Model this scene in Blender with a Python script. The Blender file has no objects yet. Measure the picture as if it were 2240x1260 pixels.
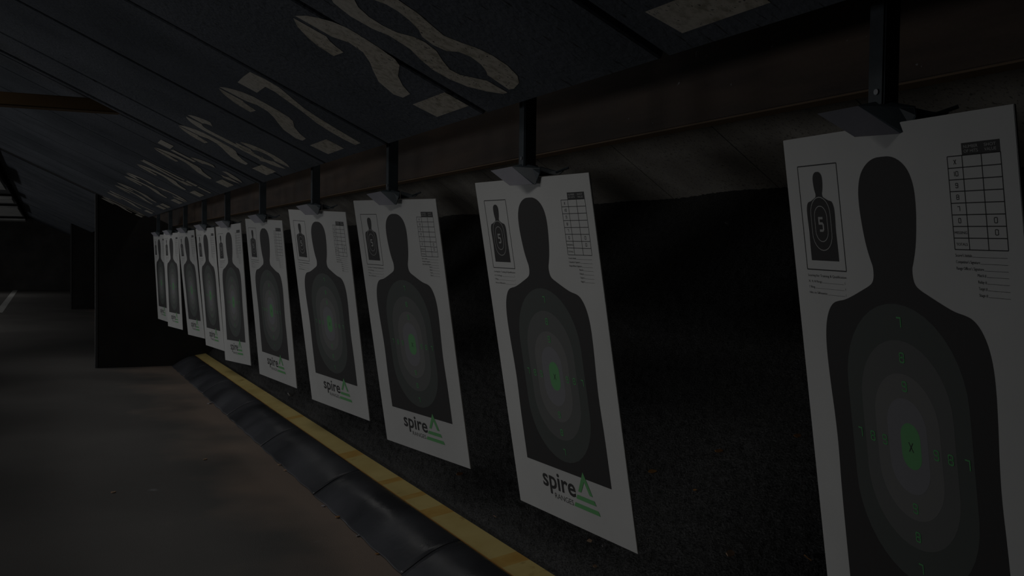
import bpy, bmesh, math, random
import numpy as np
from mathutils import Vector, Matrix

rnd = random.Random(7)
SC = bpy.context.scene
COL = SC.collection

# ------------------------------------------------------------------ camera
EYE = 1.45
cam = bpy.data.cameras.new('camera')
cam.sensor_width = 36.0
cam.lens = 2200.1 / 2240 * 36.0
cam.clip_start, cam.clip_end = 0.02, 200
camo = bpy.data.objects.new('camera', cam)
COL.objects.link(camo)
R_ = Vector((0.42123563, 0.90685463, 0.01323698))
U_ = Vector((-0.0333571174, 0.000905989154, 0.999443086))
F_ = Vector((-0.9063376, 0.42144258, -0.03063169))
mc = Matrix((R_, U_, -F_)).transposed().to_4x4()
mc.translation = Vector((0, 0, EYE))
camo.matrix_world = mc
SC.camera = camo

# ------------------------------------------------------------------ world, exposure
SC.view_settings.view_transform = 'Standard'
SC.view_settings.look = 'None'
SC.view_settings.gamma = 1.0
SC.view_settings.use_curve_mapping = False
SC.view_settings.exposure = -4.27
w = bpy.data.worlds.new('World'); SC.world = w; w.use_nodes = True
w.node_tree.nodes['Background'].inputs[0].default_value = (0.75, 0.85, 1.0, 1)
w.node_tree.nodes['Background'].inputs[1].default_value = 0.02

# ------------------------------------------------------------------ range lamps and added curb lights
def area_lamp(name, loc, target, sx, sy, power, color):
    l = bpy.data.lights.new(name, 'AREA'); l.shape = 'RECTANGLE'
    l.size, l.size_y, l.energy, l.color = sx, sy, power, color
    if name == 'ceiling_lamp': l.spread = 1.55 if loc[0] > -16 else 2.6          # spread narrowed on the near lamps to keep light off the sloping boards
    o = bpy.data.objects.new(name, l); COL.objects.link(o)
    o.location = loc
    o.rotation_euler = (Vector(target) - Vector(loc)).to_track_quat('-Z', 'Y').to_euler()
    return o
for i, x in enumerate((-4.5, -9.0, -14.0, -20.0, -27.0, -34.0)):      # low floodlights out on the range floor
    area_lamp('floodlight_lamp', (x, -6.5, 0.25), (x - 0.5, 1.5, 1.3), 2.2, 0.5, 275, (0.97, 0.98, 1.0))
for i, x in enumerate((-2.6, -5.4, -8.2, -11.0, -14.0, -17.5, -21.0, -24.5, -28.5, -32.5, -36.5)):            # lamps under the flat ceiling
    area_lamp('ceiling_lamp', (x, -0.95 if x > -16 else -2.6, 2.52), (x, 1.3 if x > -16 else -1.2, 0.0), 1.4, 0.25, 34 if x > -16 else 90, (1.0, 0.965, 0.93))

for i, x in enumerate((-3.9, -6.0, -8.1, -10.2, -12.3)):            # added unseen lights behind the boards' lower edge, brightening the curb
    area_lamp('curb_fill_light', (x, 1.38, 2.42), (x, 1.66, 0.0), 1.9, 0.08, 9.0, (1.0, 0.97, 0.94))

# ------------------------------------------------------------------ materials
def nt(name):
    m = bpy.data.materials.new(name); m.use_nodes = True
    return m, m.node_tree, m.node_tree.nodes['Principled BSDF']
def s2l(c):
    return tuple(((v / 255) / 12.92 if v / 255 < .04045 else ((v / 255 + .055) / 1.055) ** 2.4) for v in c)
def plain(name, c, rough=0.7, metal=0.0, spec=0.5):
    m, t, b = nt(name)
    b.inputs['Base Color'].default_value = (*c, 1)
    b.inputs['Roughness'].default_value = rough
    b.inputs['Metallic'].default_value = metal
    b.inputs['Specular IOR Level'].default_value = spec
    return m
def noise_mat(name, c1, c2, scale, rough=0.8, lo=.35, hi=.65, detail=6, bump=0.0, bscale=None, stretch=(1, 1, 1), extra=None, spec=0.4, rough2=None, bdist=0.004):
    m, t, b = nt(name)
    N, L = t.nodes.new, t.links.new
    tc = N('ShaderNodeTexCoord'); mp = N('ShaderNodeMapping'); mp.inputs['Scale'].default_value = stretch
    L(tc.outputs['Object'], mp.inputs['Vector'])
    nz = N('ShaderNodeTexNoise'); nz.inputs['Scale'].default_value = scale; nz.inputs['Detail'].default_value = detail
    L(mp.outputs[0], nz.inputs['Vector'])
    cr = N('ShaderNodeValToRGB')
    cr.color_ramp.elements[0].position, cr.color_ramp.elements[1].position = lo, hi
    cr.color_ramp.elements[0].color, cr.color_ramp.elements[1].color = (*c1, 1), (*c2, 1)
    L(nz.outputs['Fac'], cr.inputs['Fac'])
    out = cr.outputs['Color']
    for (c3, sc, lo3, hi3, st) in (extra or []):
        mp2 = N('ShaderNodeMapping'); mp2.inputs['Scale'].default_value = st; L(tc.outputs['Object'], mp2.inputs['Vector'])
        n2 = N('ShaderNodeTexNoise'); n2.inputs['Scale'].default_value = sc; n2.inputs['Detail'].default_value = 5
        L(mp2.outputs[0], n2.inputs['Vector'])
        r2 = N('ShaderNodeMapRange'); r2.inputs['From Min'].default_value = lo3; r2.inputs['From Max'].default_value = hi3
        L(n2.outputs['Fac'], r2.inputs['Value'])
        mx = N('ShaderNodeMix'); mx.data_type = 'RGBA'
        L(r2.outputs[0], mx.inputs['Factor']); L(out, mx.inputs['A']); mx.inputs['B'].default_value = (*c3, 1)
        out = mx.outputs['Result']
    L(out, b.inputs['Base Color'])
    b.inputs['Roughness'].default_value = rough
    if rough2 is not None:
        rr = N('ShaderNodeMapRange'); rr.inputs['To Min'].default_value = rough; rr.inputs['To Max'].default_value = rough2
        rr.inputs['From Min'].default_value = lo; rr.inputs['From Max'].default_value = hi
        L(nz.outputs['Fac'], rr.inputs['Value']); L(rr.outputs[0], b.inputs['Roughness'])
    b.inputs['Specular IOR Level'].default_value = spec
    if bump:
        n3 = N('ShaderNodeTexNoise'); n3.inputs['Scale'].default_value = bscale or scale * 6; n3.inputs['Detail'].default_value = 4
        L(tc.outputs['Object'], n3.inputs['Vector'])
        bp = N('ShaderNodeBump'); bp.inputs['Strength'].default_value = bump; bp.inputs['Distance'].default_value = bdist
        L(n3.outputs['Fac'], bp.inputs['Height']); L(bp.outputs[0], b.inputs['Normal'])
    return m

M = {}
M['paper'] = noise_mat('white_card', (.60, .61, .60), (.66, .67, .66), 3, rough=.75, spec=.3)
M['ink'] = plain('black_ink', (.043, .042, .042), .6, spec=.3)
M['ink7'] = plain('ink_ring_seven', (.088, .100, .094), .6, spec=.3)
M['ink8'] = plain('ink_ring_eight', (.135, .142, .138), .6, spec=.3)
M['ink9'] = plain('ink_ring_nine', (.185, .188, .184), .6, spec=.3)
M['ink10'] = plain('ink_ring_ten', (.225, .228, .245), .6, spec=.3)
M['inkgreen'] = plain('green_ink', (.15, .41, .17), .6, spec=.3)
M['logogreen'] = plain('logo_green_ink', (.16, .46, .18), .6, spec=.3)
M['digit'] = plain('dull_green_ink', (.12, .43, .16), .6, spec=.3)
M['line'] = plain('line_ink', (.05, .05, .05), .6, spec=.3)
M['lightline'] = plain('pale_line_ink', (.45, .46, .45), .6, spec=.3)
M['baffle'] = noise_mat('baffle_rubber', (.066, .078, .095), (.110, .124, .148), 2.2, rough=.75, bump=.5, bscale=70,
                        extra=[((.020, .020, .022), 34, .62, .70, (3, .6, .6)), ((.12, .13, .15), 1.3, .56, .80, (.5, 1, 1))], bdist=.006)
M['paint'] = noise_mat('tan_stencil_paint', (.34, .31, .24), (.58, .54, .46), 60, rough=.8, lo=.32, hi=.55,
                       extra=[((.09, .085, .08), 120, .60, .68, (1, 1, 1)), ((.62, .60, .55), 1.2, .5, .7, (1, 1, 1))])
M['void'] = plain('dark_void', (.012, .012, .013), .9)
M['plywood'] = noise_mat('stained_plywood', (.050, .032, .022), (.105, .068, .046), 5, rough=.6, stretch=(.4, 1, 3), bump=.15, bscale=60,
                         extra=[((.30, .29, .30), 46, .735, .765, (1, 1, 1)), ((.035, .030, .028), .55, .5, .7, (1, 1, 1))])
M['edge'] = plain('raw_wood_edge', (.20, .13, .07), .7)
M['steel'] = noise_mat('black_painted_steel', (.035, .046, .054), (.070, .092, .108), 9, rough=.5, bump=.1)
M['shield'] = noise_mat('grey_painted_steel', (.24, .25, .29), (.34, .34, .39), 7, rough=.42, bump=.1)
M['bolt'] = plain('zinc_bolt', (.35, .36, .38), .35, .8)
M['roof'] = noise_mat('grey_rubber_tile', (.28, .26, .23), (.44, .415, .37), 2.5, rough=.85, bump=.4, bscale=90,
                      extra=[((.16, .15, .135), 60, .55, .7, (1, 1, 1))], bdist=.006)
M['floor'] = noise_mat('worn_concrete', (.148, .145, .140), (.175, .171, .165), 1.1, rough=.6, bump=.35, bscale=160, rough2=.75,
                       extra=[((.15, .148, .143), 1.4, .50, .72, (1.0, .7, 1)),
                              ((.33, .34, .35), 3.3, .71, .80, (1, .8, 1)), ((.10, .095, .09), 140, .62, .72, (1, 1, 1))], bdist=.003, spec=.3)
t = M['floor'].node_tree; bs = t.nodes['Principled BSDF']; src = bs.inputs['Base Color'].links[0].from_socket
tc = t.nodes.new('ShaderNodeTexCoord'); sp = t.nodes.new('ShaderNodeSeparateXYZ'); t.links.new(tc.outputs['Object'], sp.inputs[0])
nz = t.nodes.new('ShaderNodeTexNoise'); nz.inputs['Scale'].default_value = 1.1; nz.inputs['Detail'].default_value = 3; t.links.new(tc.outputs['Object'], nz.inputs['Vector'])
ad = t.nodes.new('ShaderNodeMath'); ad.operation = 'MULTIPLY_ADD'; ad.inputs[1].default_value = 1.6; t.links.new(nz.outputs['Fac'], ad.inputs[0]); t.links.new(sp.outputs['Y'], ad.inputs[2])
mr = t.nodes.new('ShaderNodeMapRange'); mr.inputs['From Min'].default_value = 1.65; mr.inputs['From Max'].default_value = 2.25; mr.inputs['To Max'].default_value = .85; t.links.new(ad.outputs[0], mr.inputs['Value'])
mx = t.nodes.new('ShaderNodeMix'); mx.data_type = 'RGBA'; t.links.new(mr.outputs[0], mx.inputs['Factor']); t.links.new(src, mx.inputs['A']); mx.inputs['B'].default_value = (.36, .285, .235, 1)
t.links.new(mx.outputs['Result'], bs.inputs['Base Color'])       # paler brown, broken up by noise, along the edge of the concrete
M['mat'] = noise_mat('rubber_sheet', (.045, .049, .057), (.092, .098, .115), 1.3, rough=.26, bump=.3, bscale=5, rough2=.42,
                     extra=[((.11, .108, .105), 18, .68, .82, (1, 1, 1))], spec=.8, bdist=.02)
M['yellow'] = noise_mat('yellow_paint', (.80, .63, .23), (.90, .74, .30), 3.5, rough=.6, bump=.2, bscale=30,
                        extra=[((.52, .36, .11), 9, .62, .75, (1, 1, 1))])
M['orange'] = noise_mat('orange_stained_paint', (.74, .45, .11), (.82, .55, .16), 12, rough=.6)
M['wedge'] = plain('orange_timber_edge', (.45, .22, .05), .7)
M['gran'] = noise_mat('black_rubber_granulate', (.020, .021, .021), (.105, .108, .108), 95, rough=.55, lo=.35, hi=.72, bump=.9, bscale=120,
                      extra=[((.26, .26, .26), 150, .70, .76, (1, 1, 1)), ((.20, .13, .08), 60, .745, .78, (1, 1, 1))], bdist=.01, spec=.5)
M['partition'] = noise_mat('black_partition_cladding', (.020, .019, .018), (.034, .032, .030), 2.5, rough=.8)
M['trim'] = plain('partition_edge_steel', (.06, .06, .06), .5)
M['wall'] = noise_mat('dark_block_wall', (.06, .058, .055), (.095, .09, .085), 2, rough=.9)
M['ceil'] = noise_mat('dark_ceiling', (.05, .052, .055), (.085, .085, .09), 2, rough=.9)
M['lightpanel'] = noise_mat('pale_acoustic_board', (.42, .42, .41), (.55, .55, .53), 4, rough=.85)
M['beam'] = noise_mat('brown_yellow_beam', (.09, .052, .018), (.14, .085, .030), 3, rough=.6, stretch=(1, .4, 1))
M['white'] = plain('white_floor_paint', (.62, .63, .62), .6)
M['leaf'] = plain('dry_leaf', (.42, .22, .08), .8)
M['tan'] = plain('tan_chip', (.55, .38, .26), .8)
M['greychip'] = plain('grey_chip', (.38, .38, .40), .7)
M['redbit'] = plain('red_plastic_bit', (.42, .08, .06), .6)

# ------------------------------------------------------------------ mesh helpers
class MB:
    def __init__(s): s.v, s.f, s.mi, s.mats = [], [], [], []
    def m(s, mat):
        if mat not in s.mats: s.mats.append(mat)
        return s.mats.index(mat)
    def poly(s, pts, mat):
        b = len(s.v); s.v += [tuple(p) for p in pts]; s.f.append(list(range(b, b + len(pts)))); s.mi.append(s.m(mat))
    def faces(s, vs, fs, mat):
        b = len(s.v); s.v += [tuple(p) for p in vs]; k = s.m(mat)
        for f in fs: s.f.append([b + i for i in f]); s.mi.append(k)
    def box(s, a, b, mat, mtx=None):
        vs = [Vector((x, y, z)) for x in (a[0], b[0]) for y in (a[1], b[1]) for z in (a[2], b[2])]
        if mtx: vs = [mtx @ v for v in vs]
        s.faces(vs, [(0, 1, 3, 2), (4, 6, 7, 5), (0, 4, 5, 1), (2, 3, 7, 6), (0, 2, 6, 4), (1, 5, 7, 3)], mat)
    def bevbox(s, a, b, r, mat, mtx=None):
        bm = bmesh.new()
        vs = [bm.verts.new((x, y, z)) for x in (a[0], b[0]) for y in (a[1], b[1]) for z in (a[2], b[2])]
        for f in [(0, 1, 3, 2), (4, 6, 7, 5), (0, 4, 5, 1), (2, 3, 7, 6), (0, 2, 6, 4), (1, 5, 7, 3)]: bm.faces.new([vs[i] for i in f])
        bmesh.ops.bevel(bm, geom=list(bm.edges), offset=r, segments=2, affect='EDGES')
        bm.verts.index_update()
        s.faces([(mtx @ v.co if mtx else v.co) for v in bm.verts], [[v.index for v in f.verts] for f in bm.faces], mat); bm.free()
    def prism(s, pts, off, mat, mtx=None):      # closed outline (3D points) swept by vector off
        off = Vector(off); n = len(pts); P = [Vector(p) for p in pts]; Q = [p + off for p in P]
        vs = P + Q
        if mtx: vs = [mtx @ v for v in vs]
        s.faces(vs, [list(range(n))[::-1], list(range(n, 2 * n))] + [(i, (i + 1) % n, n + (i + 1) % n, n + i) for i in range(n)], mat)
    def tube(s, a, b, r, mat, n=12):
        a, b = Vector(a), Vector(b); d = (b - a).normalized(); u = d.orthogonal().normalized(); v = d.cross(u)
        c = [math.cos(2 * math.pi * i / n) * u * r + math.sin(2 * math.pi * i / n) * v * r for i in range(n)]
        vs = [a + q for q in c] + [b + q for q in c]
        s.faces(vs, [list(range(n))[::-1], list(range(n, 2 * n))] + [(i, (i + 1) % n, n + (i + 1) % n, n + i) for i in range(n)], mat)
    def mesh(s, name):
        me = bpy.data.meshes.new(name); me.from_pydata(s.v, [], s.f)
        for m in s.mats: me.materials.append(m)
        me.polygons.foreach_set('material_index', s.mi); me.update()
        bm = bmesh.new(); bm.from_mesh(me); bmesh.ops.recalc_face_normals(bm, faces=bm.faces) if s.closed else None; bm.to_mesh(me); bm.free()
        return me
    closed = True
    def build(s, name, parent=None):
        o = bpy.data.objects.new(name, s.mesh(name)); COL.objects.link(o)
        if parent: o.parent = parent
        return o
def flat():
    b = MB(); b.closed = False; return b
def tag(o, label, cat, group=None, kind=None):
    o['label'] = label; o['category'] = cat
    if group: o['group'] = group
    if kind: o['kind'] = kind
    return o
def struct(o, label=None, cat=None):
    o['kind'] = 'structure'
    if label: o['label'] = label
    if cat: o['category'] = cat
    return o
def empty(name, loc=(0, 0, 0)):
    o = bpy.data.objects.new(name, None); COL.objects.link(o); o.location = loc; o.empty_display_size = .1; return o

# stroke outline: thick polyline in 2D -> list of quads
def stroke(pts, wd, closed=False):
    out = []; P = [Vector((*p, 0)).to_2d() for p in pts]; n = len(P)
    segs = n if closed else n - 1
    nor = []
    for i in range(n):
        if closed or 0 < i < n - 1:
            a, b, c = P[(i - 1) % n], P[i], P[(i + 1) % n]
            d1, d2 = (b - a).normalized(), (c - b).normalized(); d = (d1 + d2)
            d = d.normalized() if d.length > 1e-6 else d1
            k = 1 / max(.5, d.dot(d1))
        else:
            d = (P[1] - P[0]).normalized() if i == 0 else (P[-1] - P[-2]).normalized(); k = 1
        nor.append(Vector((-d.y, d.x)) * wd / 2 * k)
    for i in range(segs):
        j = (i + 1) % n
        out.append([P[i] + nor[i], P[i] - nor[i], P[j] - nor[j], P[j] + nor[j]])
    return out
def arc(cx, cy, rx, ry, a0, a1, n=14):
    return [(cx + rx * math.cos(math.radians(a0 + (a1 - a0) * i / n)), cy + ry * math.sin(math.radians(a0 + (a1 - a0) * i / n))) for i in range(n + 1)]
def stadium(cx, cy, hw, hh, n=20):
    s = hh - hw
    return [(cx + hw * math.cos(a), cy - s + hw * math.sin(a)) for a in [math.pi + math.pi * i / n for i in range(n + 1)]] + \
           [(cx + hw * math.cos(a), cy + s + hw * math.sin(a)) for a in [math.pi * i / n for i in range(n + 1)]]

_txt = {}
def text_tris(body, bold=0.0):
    """built-in font outlines as triangles, y up, size 1; cached"""
    k = (body, bold)
    if k in _txt: return _txt[k]
    cu = bpy.data.curves.new('t', 'FONT'); cu.body = body; cu.size = 1; cu.offset = bold; cu.resolution_u = 3
    o = bpy.data.objects.new('t', cu); COL.objects.link(o)
    dg = bpy.context.evaluated_depsgraph_get(); me = bpy.data.meshes.new_from_object(o.evaluated_get(dg))
    vs = [tuple(v.co) for v in me.vertices]; fs = [tuple(p.vertices) for p in me.polygons]
    bpy.data.objects.remove(o); bpy.data.curves.remove(cu); bpy.data.meshes.remove(me)
    xs = [v[0] for v in vs]
    _txt[k] = (vs, fs, min(xs), max(xs)); return _txt[k]

# ------------------------------------------------------------------ setting: floor, walls, ceiling
b = MB(); b.box((-41.6, -9.5, -.1), (2.5, 1.52, 0), M['floor']); struct(b.build('floor'))
b = MB(); b.box((-41.6, -9.5, 0), (-41.4, 6.2, 3.2), M['wall']); struct(b.build('wall_left'))
b = MB(); b.box((2.3, -9.5, 0), (2.5, 6.2, 3.2), M['wall']); struct(b.build('wall_right'))
b = MB(); b.box((-41.6, -9.7, 0), (2.5, -9.5, 3.2), M['wall']); struct(b.build('wall_front'))
b = MB(); b.box((-41.4, 5.8, 0), (2.3, 6.0, 3.2), M['wall']); struct(b.build('wall_back'))
b = MB(); b.box((-41.6, -9.7, 3.2), (2.5, 6.2, 3.3), M['ceil']); b.box((-41.4, -9.5, 2.60), (2.3, -.62, 2.66), M['ceil']); struct(b.build('ceiling'))
b = flat(); b.poly([(-41.2, -1.05, .003), (-26.2, -1.05, .003), (-26.2, -.89, .003), (-41.2, -.89, .003)], M['white'])
tag(b.build('floor_stripe'), 'white painted line along the concrete floor far away at left', 'floor marking')

# baffle plane: z = C - tan25*y   (world z, shooter side high, dropping downrange)
A25 = math.radians(25); CE, SE = math.cos(A25), math.sin(A25)
YE, ZE = 1.071, .382 + EYE
def on_baf(x, s, lift=0.0):                       # s measured along the slope from the lower edge, negative uphill
    return (x, YE + s * CE - lift * SE, ZE - s * SE - lift * CE)
def baffle_board(x0, x1, dz=0.0, s0=-1.86, parent=None):
    b = MB(); T = .028
    P = [on_baf(x0, s0), on_baf(x1, s0), on_baf(x1, 0), on_baf(x0, 0)]
    bm = bmesh.new(); lo = [bm.verts.new((p[0], p[1], p[2] + dz)) for p in P]; hi = [bm.verts.new((p[0], p[1] + T * SE, p[2] + dz + T * CE)) for p in P]
    bm.faces.new(lo); bm.faces.new(hi[::-1])
    for i in range(4): bm.faces.new((lo[i], hi[i], hi[(i + 1) % 4], lo[(i + 1) % 4]))
    bmesh.ops.bevel(bm, geom=list(bm.edges), offset=.004, segments=1, affect='EDGES'); bm.verts.index_update()
    b.faces([v.co for v in bm.verts], [[v.index for v in f.verts] for f in bm.faces], M['baffle']); bm.free()
    return b.build('board', parent)
seams = [1.80, .93, .079, -.773, -1.625, -2.480, -3.333, -4.172, -5.02, -5.50]
near_ = empty('baffle_ceiling'); far_ = empty('baffle_ceiling')
tag(near_, 'dark blue-grey sloping ceiling of wide boards overhead, nearest group, carrying numbers 26 to 29', 'baffle ceiling')
tag(far_, 'dark sloping ceiling boards beyond the wide dark gap, carrying the smaller distant numbers', 'baffle ceiling')
for i in range(len(seams) - 1): baffle_board(seams[i + 1] + .015, seams[i] - .015, parent=near_)
baffle_board(-5.60, -5.565, parent=near_)
ord_ = ['first', 'second', 'third', 'fourth', 'fifth', 'sixth', 'seventh', 'eighth', 'ninth']
x = -5.70; i = 0
while x > -11.6:
    x1 = x - (.42 if i == 0 else .85)
    baffle_board(x1 + .011, x - .011, .012, parent=far_)
    x = x1; i += 1
for (xa, xb, nm) in ((-13.6, -27.4, 'middle'), (-27.6, -41.3, 'farthest')):
    nseg = 16; wseg = (xa - xb) / nseg; b = MB()
    for k in range(nseg):
        q0, q1 = xa - k * wseg - .008, xa - (k + 1) * wseg + .008; dz = .10
        b.prism([(q0, *on_baf(0, -1.8)[1:]), (q1, *on_baf(0, -1.8)[1:]), (q1, *on_baf(0, 0)[1:]), (q0, *on_baf(0, 0)[1:])], (0, 0, .03), M['baffle'], Matrix.Translation((0, 0, dz)))
    tag(b.build('baffle_ceiling'), 'far dark sloping ceiling boards over the %s bay, beyond the partition' % nm, 'baffle ceiling')
# black sheet above the boards, standing in for the shade in the gaps
b = MB(); b.prism([(2.3, *on_baf(0, -1.9, -.07)[1:]), (-41.3, *on_baf(0, -1.9, -.14)[1:]), (-41.3, *on_baf(0, .0, -.14)[1:]), (2.3, *on_baf(0, .0, -.07)[1:])], (0, 0, .02), M['void'])
struct(b.build('ceiling'))
# pale boards and beams under the flat ceiling at far left
for k, (xa, xb) in enumerate(((-16.0, -19.6), (-23.0, -24.9), (-28.0, -34.3), (-38.8, -40.9))):
    b = MB(); b.bevbox((xb, -3.4, 2.50), (xa, -.60, 2.56), .01, M['lightpanel'])
    tag(b.build('acoustic_board'), 'pale board under the far left ceiling, %s in line from the camera' % ord_[k], 'ceiling board', 'pale boards under the flat ceiling')
# beam crossing under the sloping boards
b = MB(); b.bevbox((-5.76, -3.5, 2.178), (-5.665, .52, 2.245), .006, M['beam'])
tag(b.build('ceiling_beam'), 'brown-yellow beam crossing below the dark sloping ceiling panels at upper left', 'beam')
b = MB(); b.bevbox((-14.35, -3.5, 2.40), (-14.25, -.55, 2.55), .006, M['beam'])
tag(b.build('ceiling_beam'), 'brown beam across the far ceiling near the left partition', 'beam')

# ------------------------------------------------------------------ painted lane numbers
T2 = [[(-2.611,-.539),(-2.659,-.515),(-2.701,-.472),(-2.72,-.437),(-2.727,-.387),(-2.65,-.38),(-2.639,-.408),(-2.624,-.431),(-2.605,-.445)],
      [(-2.588,-.54),(-2.536,-.52),(-2.502,-.495),(-2.473,-.466),(-2.455,-.43),(-2.455,-.392),(-2.46,-.34),(-2.475,-.285),(-2.50,-.262),(-2.586,-.235),(-2.640,-.20),(-2.674,-.163),(-2.741,-.161),(-2.760,-.185),(-2.725,-.246),(-2.653,-.29),(-2.61,-.312),(-2.562,-.349),(-2.551,-.394),(-2.582,-.435)],
      [(-2.751,-.125),(-2.501,-.123),(-2.496,-.049),(-2.737,-.048)]]
T8 = [[(-2.25,-.545),(-2.30,-.53),(-2.345,-.50),(-2.365,-.45),(-2.36,-.388),(-2.34,-.35),(-2.345,-.29),(-2.372,-.25),(-2.392,-.206),(-2.388,-.157),(-2.365,-.112),(-2.322,-.076),(-2.272,-.049),(-2.248,-.049),(-2.252,-.108),(-2.287,-.134),(-2.317,-.156),(-2.324,-.183),(-2.296,-.216),(-2.258,-.251),(-2.248,-.286),(-2.257,-.314),(-2.290,-.345),(-2.302,-.381),(-2.30,-.42),(-2.28,-.455),(-2.25,-.475)],
      [(-2.215,-.545),(-2.215,-.475),(-2.19,-.455),(-2.168,-.42),(-2.166,-.391),(-2.176,-.357),(-2.198,-.323),(-2.226,-.303),(-2.235,-.269),(-2.222,-.237),(-2.185,-.22),(-2.17,-.193),(-2.178,-.16),(-2.199,-.135),(-2.216,-.124),(-2.225,-.057),(-2.201,-.054),(-2.15,-.066),(-2.115,-.089),(-2.094,-.128),(-2.09,-.171),(-2.1,-.205),(-2.125,-.24),(-2.145,-.278),(-2.13,-.317),(-2.112,-.36),(-2.105,-.42),(-2.12,-.48),(-2.16,-.53)]]
T7 = [[(-3.595,-.508),(-3.478,-.51),(-3.368,-.507),(-3.354,-.46),(-3.36,-.403),(-3.412,-.338),(-3.451,-.289),(-3.476,-.222),(-3.49,-.156),(-3.50,-.092),(-3.505,-.048),(-3.575,-.047),(-3.585,-.092),(-3.58,-.15),(-3.560,-.211),(-3.511,-.28),(-3.476,-.346),(-3.447,-.401),(-3.449,-.434),(-3.593,-.435)]]
def norm(g, ox): return [[(x - ox, y) for x, y in pl] for pl in g]
W_ = .27
def gl(strokes):                                  # strokes in a .27 x .5 box, y from -.545 to -.045
    out = []
    for s_ in strokes: out += [[(v.x, v.y) for v in q] for q in stroke(s_, .074)]
    return out
GX = {'2': norm(T2, -2.755), '8': norm(T8, -2.395), '7': norm(T7, -3.62),
      '6': gl([arc(.15, -.43, .10, .08, -10, -80, 8), arc(.15, -.43, .11, .08, 260, 180, 8) + [(.04, -.3), (.04, -.16)] + arc(.15, -.16, .11, .08, 180, 105, 6), arc(.15, -.17, .10, .09, 75, -80, 12), arc(.15, -.2, .09, .07, 255, 200, 4)]),
      '9': gl([arc(.13, -.43, .10, .08, 75, 255, 12), arc(.13, -.43, .11, .08, -75, 0, 6) + [(.24, -.3), (.24, -.16)] + arc(.13, -.16, .11, .08, 0, 75, 6), arc(.13, -.15, .10, .07, 105, 175, 6)]),
      '5': gl([[(.24, -.508), (.06, -.508)], [(.06, -.46), (.05, -.32)], arc(.12, -.20, .12, .12, -90, -15, 8), arc(.12, -.18, .12, .10, 5, 80, 8), arc(.12, -.16, .10, .08, 105, 170, 6)]),
      '4': gl([[(.20, -.53), (.20, -.24)], [(.14, -.53), (.03, -.22), (.12, -.2)], [(.16, -.19), (.27, -.19)], [(.20, -.14), (.20, -.05)]]),
      '3': gl([arc(.12, -.43, .10, .08, 185, 260, 6), arc(.12, -.42, .11, .09, -78, 80, 12), arc(.12, -.18, .12, .10, -78, 80, 12), arc(.12, -.16, .10, .08, 100, 170, 6)]),
      '0': gl([arc(.12, -.41, .10, .10, 255, 180, 8) + [(.02, -.3), (.02, -.19)] + arc(.12, -.18, .10, .10, 180, 105, 8), arc(.14, -.41, .10, .10, -75, 0, 8) + [(.24, -.3), (.24, -.19)] + arc(.14, -.18, .10, .10, 0, 75, 8)]),
      '1': gl([[(.12, -.53), (.12, -.06)], [(.05, -.45), (.1, -.50)]])}
for lane in range(29, 19, -1):
    X0 = -2.43 + (lane - 28) * 1.231
    r = empty('lane_number', on_baf(X0, -.3))
    for d, ox in ((str(lane)[0], -.325), (str(lane)[1], .035)):
        b = flat()
        for pl_ in GX[d]:
            b.poly([Vector(on_baf(X0 + ox + px, py, .0009 if X0 > -5.6 else -.008)) - r.location for px, py in pl_][::1], M['paint'])
        o = b.build('painted_digit', r)
    side = {29: 'half cut off at the top edge, above the nearest target', 28: 'largest complete number in view', 27: 'next left of the 28'}.get(lane, '%s number to the left of the 28' % ord_[27 - lane])
    tag(r, 'tan stencilled number %d, %s' % (lane, side), 'painted number', 'stencilled lane numbers on the ceiling')

# ------------------------------------------------------------------ header beam, roof plates, berm
b = MB(); b.bevbox((-41.3, 1.55, EYE + .357), (2.25, 1.60, EYE + 1.05), .003, M['plywood'])
o = b.build('header_board')
e = MB(); e.box((-41.3, 1.5485, EYE + .3535), (2.25, 1.6015, EYE + .3575), M['edge']); e.build('lower_edge', o)
tag(o, 'long dark brown plywood header board above the row of targets', 'beam')
KR = .667
def roofz(y): return EYE + .46 + KR * (4.2 - y)
x = 2.25; k = 0
b = MB()
xs = [2.25] + [-5.06 + 1.2 * n for n in range(5, -31, -1)] + [-41.35]
for a_, c_ in zip(xs[:-1], xs[1:]):
    b.prism([(a_ - .004, 2.2, roofz(2.2)), (c_ + .004, 2.2, roofz(2.2)), (c_ + .004, 5.6, roofz(5.6)), (a_ - .004, 5.6, roofz(5.6))], (0, .02, .03), M['roof'])
struct(b.build('ceiling'))
b = MB(); b.prism([(2.25, 2.2, roofz(2.2) + .06), (-41.35, 2.2, roofz(2.2) + .06), (-41.35, 5.6, roofz(5.6) + .06), (2.25, 5.6, roofz(5.6) + .06)], (0, 0, .02), M['void']); struct(b.build('ceiling'))

# granulate berm: one continuous slope of crumbs
xs = [1.9]
while xs[-1] > -41.3: xs.append(xs[-1] - max(.013, .0042 * abs(xs[-1])))
ys = [1.912]
while ys[-1] < 4.75: ys.append(ys[-1] + .012 * (1 + .35 * (ys[-1] - 1.9)))
rg = np.random.RandomState(3)
X, Y = np.meshgrid(np.array(xs), np.array(ys), indexing='ij')
Zb = EYE - 1.335 + .778 * (Y - 1.9)
Zb = np.where(Y < 2.15, Zb + .02 * np.sin((Y - 1.9) / .25 * math.pi), Zb)
Zb = Zb + .014 * np.sin(X * 2.3 + Y * 1.7) * np.clip((Y - 2) / .6, 0, 1) + .010 * np.sin(X * 5.1 - Y * 3.3) * np.clip((Y - 2) / .6, 0, 1)
amp = .0075
N1 = rg.rand(*X.shape)
Zb = Zb + (N1 - .5) * 2 * amp
Xj = X + (rg.rand(*X.shape) - .5) * .006; Yj = Y + (rg.rand(*X.shape) - .5) * .006
nx, ny = X.shape
me = bpy.data.meshes.new('granulate_berm')
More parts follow.
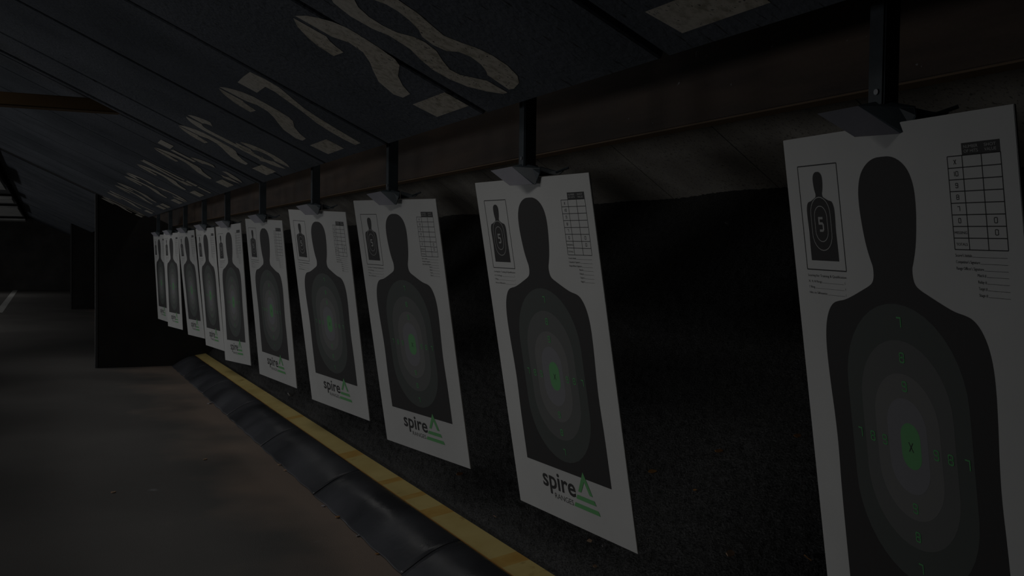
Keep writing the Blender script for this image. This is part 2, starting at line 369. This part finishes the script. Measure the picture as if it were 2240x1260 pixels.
co = np.stack([Xj, Yj, Zb], -1).reshape(-1, 3).astype(np.float32)
idx = np.arange(nx * ny).reshape(nx, ny)
q = np.stack([idx[:-1, :-1], idx[:-1, 1:], idx[1:, 1:], idx[1:, :-1]], -1).reshape(-1, 4).astype(np.int32)
me.vertices.add(len(co)); me.vertices.foreach_set('co', co.ravel())
me.loops.add(q.size); me.loops.foreach_set('vertex_index', q.ravel())
me.polygons.add(len(q)); me.polygons.foreach_set('loop_start', np.arange(0, q.size, 4, dtype=np.int32))
me.update(calc_edges=True); me.validate(); me.materials.append(M['gran'])
o = bpy.data.objects.new('rubber_granulate', me); COL.objects.link(o)
tag(o, 'bank of black rubber crumbs sloping up behind the row of targets', 'rubber crumb bank', kind='stuff')

# ------------------------------------------------------------------ yellow curb and rubber sheets
patches = [(-6.50, -6.33), (-5.62, -5.53), (-5.22, -5.14), (-4.90, -4.74), (-3.99, -3.86), (-8.1, -8.0), (-2.9, -2.8)]
b = MB()
cuts = sorted({-41.3, 2.0, *[v for p_ in patches for v in p_]})
prof = [(1.757, EYE - 1.330), (1.765, EYE - 1.322), (1.895, EYE - 1.302), (1.905, EYE - 1.312), (1.905, 0.0), (1.76, 0.0)]
sh = -.10                                     # stains run a little diagonally across the board
for a_, c_ in zip(cuts[:-1], cuts[1:]):
    st = any(abs(a_ - p_[0]) < 1e-6 for p_ in patches)
    def sk(x, y): return x if x in (-41.3, 2.0) else x + sh * 0
    for i in range(len(prof)):
        p0, p1 = prof[i], prof[(i + 1) % len(prof)]
        mt = (M['orange'] if st else M['yellow']) if i == 1 else (M['wedge'] if i in (0, 5) else M['yellow'])
        b.poly([(a_, *p0), (c_, *p0), (c_, *p1), (a_, *p1)], mt)
for xx in (-41.3, 2.0): b.poly([(xx, *p_) for p_ in prof], M['yellow'])
o = b.build('yellow_curb')
bm = bmesh.new(); bm.from_mesh(o.data); bmesh.ops.remove_doubles(bm, verts=bm.verts, dist=1e-5); bmesh.ops.recalc_face_normals(bm, faces=bm.faces); bm.to_mesh(o.data); bm.free()
tag(o, 'long yellow painted curb with orange stains below the black crumb bank', 'curb')

mat_x = [1.9, .65, -1.0, -2.65, -4.30, -5.95, -7.6, -9.15, -10.7, -12.25, -13.42]
names = ['first, hidden beyond the right edge', 'under the nearest target', 'second from the nearest target', 'at the bottom edge of the picture', 'third stretch from the bottom edge', 'fourth stretch from the bottom edge',
         'fifth stretch from the bottom edge', 'sixth stretch from the bottom edge', 'seventh stretch from the bottom edge', 'last one against the dark partition']
def sheet(xa, xb, k):
    nxs, nys = 46, 26; b = MB(); L_ = abs(xb - xa)
    bulge = .020 + .012 * math.sin(k * 2.1); sag = .018 + .01 * math.cos(k * 1.7)
    top = []
    for i in range(nxs + 1):
        u = i / nxs; x_ = xa + (xb - xa) * u
        for j in range(nys + 1):
            v = j / nys
            y = 1.468 + (1.755 - 1.468) * v + .004 * math.sin(x_ * 17 + k) * (1 - v)
            z = .006 + .124 * (math.sin(v * math.pi / 2) ** 1.05)
            z += bulge * math.sin(math.pi * u) * math.sin(math.pi * v) - sag * math.exp(-((u - .5 - .2 * math.sin(k)) / .16) ** 2) * math.sin(math.pi * v) * .8
            z += .004 * (1 - u) * (1 - v)
            top.append((x_, y, max(z, .006)))
    n = len(top); bot = [(x_, y, max(z - .006, .0)) for x_, y, z in top]
    fs = []
    W1 = nys + 1
    for i in range(nxs):
        for j in range(nys):
            a = i * W1 + j; fs.append((a, a + 1, a + W1 + 1, a + W1)); fs.append((n + a, n + a + W1, n + a + W1 + 1, n + a + 1))
    for i in range(nxs):
        a = i * W1; fs.append((a, a + W1, n + a + W1, n + a)); a = i * W1 + nys; fs.append((a + W1, a, n + a, n + a + W1))
    for j in range(nys):
        a = j; fs.append((a + 1, a, n + a, n + a + 1)); a = nxs * W1 + j; fs.append((a, a + 1, n + a + 1, n + a))
    b.faces(top + bot, fs, M['mat']); o = b.build('rubber_sheet')
    for p_ in o.data.polygons: p_.use_smooth = True
    return o
for k in range(len(mat_x) - 1):
    tag(sheet(mat_x[k] - .004, mat_x[k + 1] + .004, k), 'dark shiny rubber sheet below the yellow curb, ' + names[k], 'rubber sheet', 'rubber sheets along the foot of the curb')
b = MB(); b.prism([(-41.3, 1.52, 0), (-41.3, 1.755, 0), (-41.3, 1.755, .11), (-41.3, 1.60, .05)], (27.7, 0, 0), M['mat'])
tag(b.build('rubber_ramp'), 'dark rubber ramp beyond the partition', 'rubber ramp')
b = MB(); b.box((-41.4, 1.50, -.1), (2.3, 1.9, -.005), M['void']); struct(b.build('floor'))

# ------------------------------------------------------------------ partitions between bays
for X0, y0, lab in ((-13.5, .60, 'tall black partition closing the far end of the target row'), (-27.5, .62, 'smaller black partition seen left of the first, farther down the range')):
    b = MB()
    C1 = (1.035 if X0 > -20 else .99) + EYE
    out = [(y0, 0), (5.7, 0), (5.7, C1 - .4663 * 1.9), (1.9, C1 - .4663 * 1.9), (y0, C1 - .4663 * y0)]
    if X0 > -20:
        b.prism([(X0, y, z) for y, z in out], (-.08, 0, 0), M['partition'])
    else:
        b.prism([(X0, y, z) for y, z in out], (-.08, 0, 0), M['partition'])
    o = b.build('partition_panel')
    e = MB(); e.bevbox((X0 - .09, y0 - .03, 0), (X0 + .012, y0, C1 - .4663 * y0 - .01), .003, M['trim']); e.build('edge_trim', o)
    tag(o, lab, 'partition')

# ------------------------------------------------------------------ stroke digits for the printed rings
SD = {'7': [[(-.5, -1), (.5, -1), (.5, 1)]], '8': [[(-.35, -.05), (-.5, -.25), (-.5, -.8), (-.3, -1), (.3, -1), (.5, -.8), (.5, -.25), (.35, -.05), (.5, .2), (.5, .8), (.3, 1), (-.3, 1), (-.5, .8), (-.5, .2), (-.35, -.05), (.35, -.05)]],
      '9': [[(.5, 0), (-.3, 0), (-.5, -.2), (-.5, -.8), (-.3, -1), (.3, -1), (.5, -.8), (.5, .8), (.3, 1), (-.3, 1), (-.5, .8), (-.5, .6)]],
      'X': [[(-.5, -1), (.5, 1)], [(.5, -1), (-.5, 1)]], '1': [[(0, -1), (0, 1)]], '0': [[(-.5, -.8), (-.3, -1), (.3, -1), (.5, -.8), (.5, .8), (.3, 1), (-.3, 1), (-.5, .8), (-.5, -.8)]],
      '5': [[(.5, -1), (-.5, -1), (-.5, -.15), (.3, -.15), (.5, .05), (.5, .8), (.3, 1), (-.5, 1)]]}
ZL = .00012
CU, CV = .305, 0.0
def L2(u, v, layer): return (u - .305, -.0026 - ZL * layer, -v)          # print on the front face
def digit(b, ch, u, v, hgt, wd, th, mat, layer):
    for s_ in SD[ch]:
        for q_ in stroke([(u + x * wd, v + y * hgt / 2) for x, y in s_], th):
            b.poly([L2(p.x, p.y, layer) for p in q_], mat)
def text(b, body, u, v, size, sx, mat, layer, bold=0.0, align='l', fit=None, shear=0):
    vs, fs, x0, x1 = text_tris(body, bold)
    k = (fit / (x1 - x0)) if fit else size * sx
    ox = 0 if align == 'l' else (-(x0 + x1) / 2 if align == 'c' else -x1)
    if align == 'l': ox = -x0
    b.faces([L2(u + (x + ox) * k, v - y * size, layer) for x, y, z in vs], fs, mat)
def line(b, u0, v0, u1, v1, th, mat, layer):
    for q_ in stroke([(u0, v0), (u1, v1)], th): b.poly([L2(p.x, p.y, layer) for p in q_], mat)

def smooth_outline(P, it=2):
    for _ in range(it):
        Q = []
        n = len(P)
        for i in range(n):
            a, c = P[i], P[(i + 1) % n]
            Q += [(a[0] * .75 + c[0] * .25, a[1] * .75 + c[1] * .25), (a[0] * .25 + c[0] * .75, a[1] * .25 + c[1] * .75)]
        P = Q
    return P
half = [(.0, .053), (.022, .0535), (.043, .061), (.060, .074), (.070, .090), (.0755, .110), (.0765, .130), (.0755, .152), (.0715, .183), (.066, .210), (.0575, .234), (.0530, .243), (.0525, .256), (.055, .268), (.063, .277), (.092, .289), (.122, .301), (.148, .310), (.168, .313), (.186, .318), (.201, .331), (.212, .350), (.2185, .370), (.2225, .395), (.2235, .43), (.2215, .48), (.218, .53), (.216, .58), (.2165, .62), (.219, .67), (.2205, .73), (.2210, .842)]
def silhouette(cx, sc=1.0, v0=0.0, sv=None):
    sv = sv or sc
    body = smooth_outline([(x, y) for x, y in half] + [], 0)
    h = []
    for i, (x, y) in enumerate(half): h.append((x, y))
    # chaikin on open curve, keep last corner
    for _ in range(2):
        q = [h[0]]
        for i in range(len(h) - 1):
            a, c = h[i], h[i + 1]
            q += [(a[0] * .75 + c[0] * .25, a[1] * .75 + c[1] * .25), (a[0] * .25 + c[0] * .75, a[1] * .25 + c[1] * .75)]
        q.append(h[-1]); h = q
    return [(cx + x * sc, v0 + y * sv) for x, y in h] + [(cx - x * sc, v0 + y * sv) for x, y in h[::-1][:-1]]

# one thing: cardboard target with its print
def make_target():
    r = empty('silhouette_target')
    b = MB(); b.bevbox((-.305, -.0024, -1.0), (.305, .0024, 0), .0008, M['paper']); b.build('card_sheet', r)
    b = flat(); b.poly([L2(u, v, 1) for u, v in silhouette(.306)], M['ink']); b.build('black_silhouette', r)
    for k, (hw, a, c, mt) in enumerate(((.162, .307, .811, 'ink7'), (.122, .371, .746, 'ink8'), (.086, .430, .693, 'ink9'), (.053, .474, .646, 'ink10'))):
        b = flat(); b.poly([L2(u, v, 2 + k) for u, v in stadium(.306, (a + c) / 2, hw, (c - a) / 2)], M[mt]); o = b.build('scoring_ring', r)
    b = flat(); b.poly([L2(u, v, 6) for u, v in stadium(.314, .5585, .026, .0415)], M['inkgreen'])
    digit(b, 'X', .314, .560, .017, .011, .0022, M['line'], 7); b.build('green_bullseye', r)
    for ch, u, v in (('7', .311, .339), ('8', .311, .401), ('9', .311, .452), ('9', .311, .671), ('8', .311, .723), ('7', .311, .781),
                     ('7', .169, .560), ('8', .207, .560), ('9', .242, .560), ('9', .379, .560), ('8', .414, .560), ('7', .453, .560)):
        b = flat(); digit(b, ch, u, v, .0165, .0108, .0027, M['digit'], 8); b.build('ring_digit', r)
    # inset drawing at top left
    b = flat()
    for (a, c) in (((.043, .055), (.172, .055)), ((.172, .055), (.172, .256)), ((.172, .256), (.043, .256)), ((.043, .256), (.043, .055))):
        line(b, *a, *c, .0022, M['line'], 1)
    sx = .046 / .2235
    S = [(x * sx, .068 + (y - .053) * (.170 / .789)) for x, y in half]
    S = [(.107 + x, y) for x, y in S] + [(.107 - x, y) for x, y in S[::-1][:-1]]
    b.poly([L2(u, v, 1) for u, v in S], M['ink'])
    for hw, hh in ((.032, .051), (.0205, .034)):
        st = stadium(.106, .167, hw, hh, 12)
        for q_ in stroke(st, .0016, True): b.poly([L2(p.x, p.y, 2) for p in q_], M['lightline'])
    digit(b, '5', .106, .168, .024, .0125, .0045, M['lightline'], 3)
    b.build('inset_drawing', r)
    b = flat()
    text(b, 'Scoring for Training & Qualification', .043, .270, .0068, .5, M['line'], 1, fit=.127)
    for i, (t_, n_) in enumerate((('X, 9, 8 Rings', '5'), ('7 Ring', '4'), ('Hits on Silhouette', '3'))):
        v = .2815 + i * .0112
        text(b, t_, .043, v, .0062, .5, M['line'], 1, fit=(.046, .020, .060)[i]); line(b, .043 + (.048, .022, .062)[i], v, .160, v, .0005, M['line'], 1)
        text(b, n_, .163, v, .0068, .6, M['line'], 1)
    b.build('scoring_text', r)
    # score table
    b = flat()
    b.poly([L2(u, v, 1) for u, v in ((.499, .046), (.578, .046), (.578, .0645), (.499, .0645))], M['line'])
    rows = [.0645 + i * .0181 for i in range(9)]
    for v in rows: line(b, .466, v, .578, v, .0016, M['line'], 1)
    for u, v0 in ((.466, .0645), (.4985, .0645), (.539, .0645), (.578, .0645)): line(b, u, v0, u, rows[-1], .0016, M['line'], 1)
    for i, t_ in enumerate(('X', '10', '9', '8', '7', '0')):
        v = rows[i] + .009
        if t_ == '10': digit(b, '1', .479, v, .007, .005, .0012, M['line'], 1); digit(b, '0', .4845, v, .007, .005, .0012, M['line'], 1)
        else: digit(b, t_, .482, v, .007, .005, .0012, M['line'], 1)
    for i in (5, 6): digit(b, '0', .558, rows[i] + .009, .008, .006, .0013, M['line'], 1)
    text(b, 'MISSING', .4685, rows[6] + .0118, .0062, 1, M['line'], 1, fit=.028)
    text(b, 'TOTALS', .4700, rows[7] + .0118, .0062, 1, M['line'], 1, fit=.025)
    for t_, uc, v in (('NUMBER', .5185, .0540), ('OF HITS', .5185, .0608), ('SHOT', .5585, .0540), ('VALUE', .5585, .0608)):
        text(b, t_, uc, v, .0066, 1, M['lightline'], 2, align='c', fit=.030 if len(t_) > 5 else .024)
    b.build('score_table', r)
    b = flat()
    for i, (t_, wd) in enumerate((("Scorer's Initials", .036), ("Competitor's Signature", .052), ("Range Officer's Signature", .059))):
        v = .2205 + i * .0102; text(b, t_, .466, v, .0066, .5, M['line'], 1, fit=wd); line(b, .466 + wd + .001, v, .575, v, .0006, M['line'], 1)
    for i, t_ in enumerate(('Match #', 'Relay #', 'Target #', 'Stage #')):
        v = .2505 + i * .0102; text(b, t_, .511, v, .0066, .5, M['line'], 1, fit=.018); line(b, .530, v, .575, v, .0006, M['line'], 1)
    b.build('signature_lines', r)
    # logo
    b = flat()
    text(b, 'spire', .163, .9095, .0785, 1, M['line'], 1, bold=.018, fit=.178)
    text(b, 'RANGES', .222, .938, .0235, 1, M['line'], 1, fit=.100)
    b.build('logo_lettering', r)
    b = flat()
    for pl_ in ([(.392, .823), (.3925, .852), (.371, .887), (.356, .887)], [(.392, .823), (.428, .887), (.413, .887), (.3925, .852)],
                [(.349, .898), (.433, .898), (.441, .911), (.341, .911)], [(.333, .924), (.447, .924), (.455, .937), (.325, .937)]):
        b.poly([L2(u, v, 7) for u, v in pl_], M['logogreen'])
    b.build('logo_triangle', r)
    return r

# one thing: hanging bracket that grips a target. Origin = centre of the target's top edge
def make_hanger():
    r = empty('target_hanger')
    b = MB(); b.bevbox((-.006, -.024, .028), (.030, .013, .62), .003, M['steel']); b.build('hanging_post', r)
    # angled deflector plate
    UL, UR, LR, LL = Vector((-.060, -.083, .021)), Vector((-.004, -.045, .030)), Vector((.054, -.008, -.020)), Vector((-.032, -.012, -.023))
    n_ = (UR - UL).cross(LR - UL).normalized(); LL = LL - n_ * (LL - UL).dot(n_)       # keep the plate flat
    nrm = (UR - UL).cross(LL - UL).normalized()
    b = MB(); b.prism([UL, UR, LR, LL], nrm * .004, M['shield']); b.build('deflector_plate', r)
    b = MB(); b.prism([UR, LR, Vector((.066, -.007, -.022)), Vector((.082, -.004, .004)), Vector((.070, .004, .022)), Vector((.02, -.02, .036))], (.0, .003, .002), M['steel'])
    b.bevbox((-.022, -.006, .002), (.030, .022, .034), .003, M['steel']); o = b.build('clamp_body', r)
    c = MB(); c.tube((.016, -.0265, .052), (.016, -.022, .052), .005, M['bolt']); c.build('bolt', o)
    c = MB(); c.tube((.022, .004, .004), (.026, .000, .004), .004, M['bolt']); c.build('bolt', o)
    b = MB(); b.prism([(.028, .024, .030), (.028, .024, .004), (.072, .060, .008), (.080, .068, .016), (.060, .052, .018)], (.002, .004, .001), M['steel'])
    b.tube((.064, .056, .014), (.092, .080, .026), .0035, M['steel'], 8); b.build('clamp_lever', r)
    return r

TG = [(-1.294,1.286,1.682,-.161,.153,-.023),(-2.493,1.2,1.667,.08,.184,-.015),(-3.632,1.187,1.66,.206,.182,-.026),(-4.817,1.189,1.662,.211,.165,-.051),
      (-6.178,1.202,1.658,.167,.116,-.04),(-7.462,1.201,1.655,.131,.069,.029),(-8.621,1.201,1.656,.10,.09,0),(-9.852,1.201,1.656,.12,.10,.01),(-11.083,1.201,1.656,.13,.05,0),(-12.314,1.201,1.656,.10,.06,-.01)]
proto_t, proto_h = make_target(), make_hanger()
def dup(root):
    r = root.copy(); COL.objects.link(r)
    for ch in list(root.children):
        c = ch.copy(); COL.objects.link(c); c.parent = r
        for g_ in ch.children:
            d = g_.copy(); COL.objects.link(d); d.parent = c
    return r
TL = ['nearest and largest, cut off by the frame', 'second from camera, large clear logo', 'third from camera', 'fourth from camera', 'fifth from camera',
      'sixth from camera', 'seventh from camera', 'eighth from camera', 'ninth from camera, thin sliver', 'farthest, beside the dark partition']
for k, (x, y, z, ph, ta_, rh) in enumerate(TG):
    t = proto_t if k == 0 else dup(proto_t)
    t.matrix_world = Matrix.Translation((x, y, z)) @ Matrix.Rotation(ph, 4, 'Z') @ Matrix.Rotation(ta_, 4, 'X') @ Matrix.Rotation(-rh, 4, 'Y')
    tag(t, 'white card target with black silhouette, %s' % TL[k], 'target', 'silhouette targets hanging in a row')
    h = proto_h if k == 0 else dup(proto_h)
    h.location = (x, y, z)
    tag(h, 'black steel hanger with angled plate gripping the %s target' % ['nearest', 'second', 'third', 'fourth', 'fifth', 'sixth', 'seventh', 'eighth', 'ninth', 'farthest'][k], 'hanger', 'target hangers')
# the nearest card is a slightly longer sheet
for ch in proto_t.children:
    if ch.name.split('.')[0] in ('card_sheet', 'black_silhouette', 'logo_lettering', 'logo_triangle'):
        me = ch.data.copy(); ch.data = me
        for v_ in me.vertices:
            if v_.co.z < -.82: v_.co.z -= .038
# carriage rail the hangers run on, above the ceiling boards' lower edge
b = MB(); b.bevbox((-13.4, 1.17, 2.304), (2.2, 1.25, 2.37), .004, M['steel'])
tag(b.build('carriage_rail'), 'black steel rail above the ceiling boards that the target hangers hang from', 'rail')

# ------------------------------------------------------------------ small debris
def chip(name, label, loc, size, mat, group, long=1.6, tilt=0.0):
    b = MB(); r = random.Random(int(abs(loc[0] * 1000)))
    n = 7; pts = []
    for i in range(n):
        a = 2 * math.pi * i / n; q = size * (.7 + .5 * r.random())
        pts.append((math.cos(a) * q * long, math.sin(a) * q, size * .25 * (r.random() - .2)))
    b.prism(pts, (0, 0, size * .35), mat); o = b.build(name); o.location = loc
    o.rotation_euler = (tilt, 0, r.random() * 3)
    tag(o, label, 'debris', group)
D = [('floor_crumb', 'pale crumb lying alone on the concrete floor at lower left', (-6.46, .375, .002), .013, 'tan', 0),
     ('floor_crumb', 'small crumb on the concrete nearer the dark end partition', (-7.262, 1.021, .002), .012, 'tan', 0),
     ('floor_crumb', 'pale crumb at the far edge of the concrete by the rubber sheets', (-9.96, 1.44, .002), .018, 'greychip', 0),
     ('floor_crumb', 'brown crumb at the concrete edge, upper of a touching pair', (-6.885, 1.462, .004), .011, 'tan', 0),
     ('floor_crumb', 'brown crumb at the concrete edge, lower of a touching pair', (-6.694, 1.462, .004), .011, 'tan', 0),
     ('floor_crumb', 'grey crumb at the edge of the concrete, above the orange leaf', (-5.661, 1.455, .004), .010, 'greychip', 0),
     ('leaf_fragment', 'orange leaf fragment at the edge of the concrete', (-5.382, 1.462, .006), .012, 'leaf', 0),
     ('floor_crumb', 'grey crumb at the concrete edge below the orange leaf', (-4.988, 1.462, .004), .009, 'greychip', 0),
     ('leaf_fragment', 'small orange leaf fragment at the concrete edge nearest the bottom', (-4.647, 1.460, .004), .008, 'leaf', 0),
     ('leaf_fragment', 'thin straw bit on the black crumbs high beside the nearest target', (-3.436, 2.562, .648), .009, 'leaf', 1),
     ('leaf_fragment', 'thin orange straw bit on the black crumbs right of the second target', (-3.687, 2.403, .524), .009, 'leaf', 1),
     ('leaf_fragment', 'short orange bit on the black crumbs between the two nearest targets', (-3.358, 2.392, .515), .006, 'leaf', 1),
     ('leaf_fragment', 'brown flake low on the black crumbs near the bottom edge', (-2.9, 2.221, .40), .013, 'tan', 1),
     ('leaf_fragment', 'tan chip on the black crumbs under the second target corner', (-3.62, 2.055, .275), .009, 'tan', 1),
     ('rubber_crumb', 'grey chip on the black crumbs right of the tan one', (-3.519, 2.063, .28), .008, 'greychip', 1),
     ('rubber_crumb', 'reddish pale chip on the black crumbs at the bottom edge', (-3.465, 1.991, .22), .009, 'tan', 1),
     ('leaf_fragment', 'yellow straw bit beside the left edge of the nearest target', (-3.116, 2.704, .757), .008, 'leaf', 1),
     ('rubber_crumb', 'pinkish chip on the black crumbs just above the yellow curb', (-4.387, 1.964, .20), .009, 'tan', 1),
     ('leaf_fragment', 'faint orange streak on the crumbs under the third target', (-5.043, 2.045, .268), .011, 'leaf', 1),
     ('leaf_fragment', 'brown twig bit on the crumbs near the nearest target bottom', (-2.603, 2.311, .457), .010, 'leaf', 1),
     ('rubber_crumb', 'pale chip high on the crumb bank between the two nearest targets', (-5.168, 3.885, 1.68), .016, 'greychip', 1),
     ('rubber_crumb', 'white chip on the crumbs left of the fourth target', (-8.873, 1.965, .205), .026, 'lightpanel', 1),
     ('leaf_fragment', 'small red bit beside the second target edge', (-3.95, 2.35, .48), .006, 'redbit', 1)]
for nm, lab, loc, sz, mt, on in D:
    chip(nm, lab, loc, sz, M[mt], 'scraps on the crumb bank' if on else 'scraps on the concrete floor', 2.4 if 'straw' in lab or 'streak' in lab or 'twig' in lab else 1.4, math.radians(38) if on else 0)
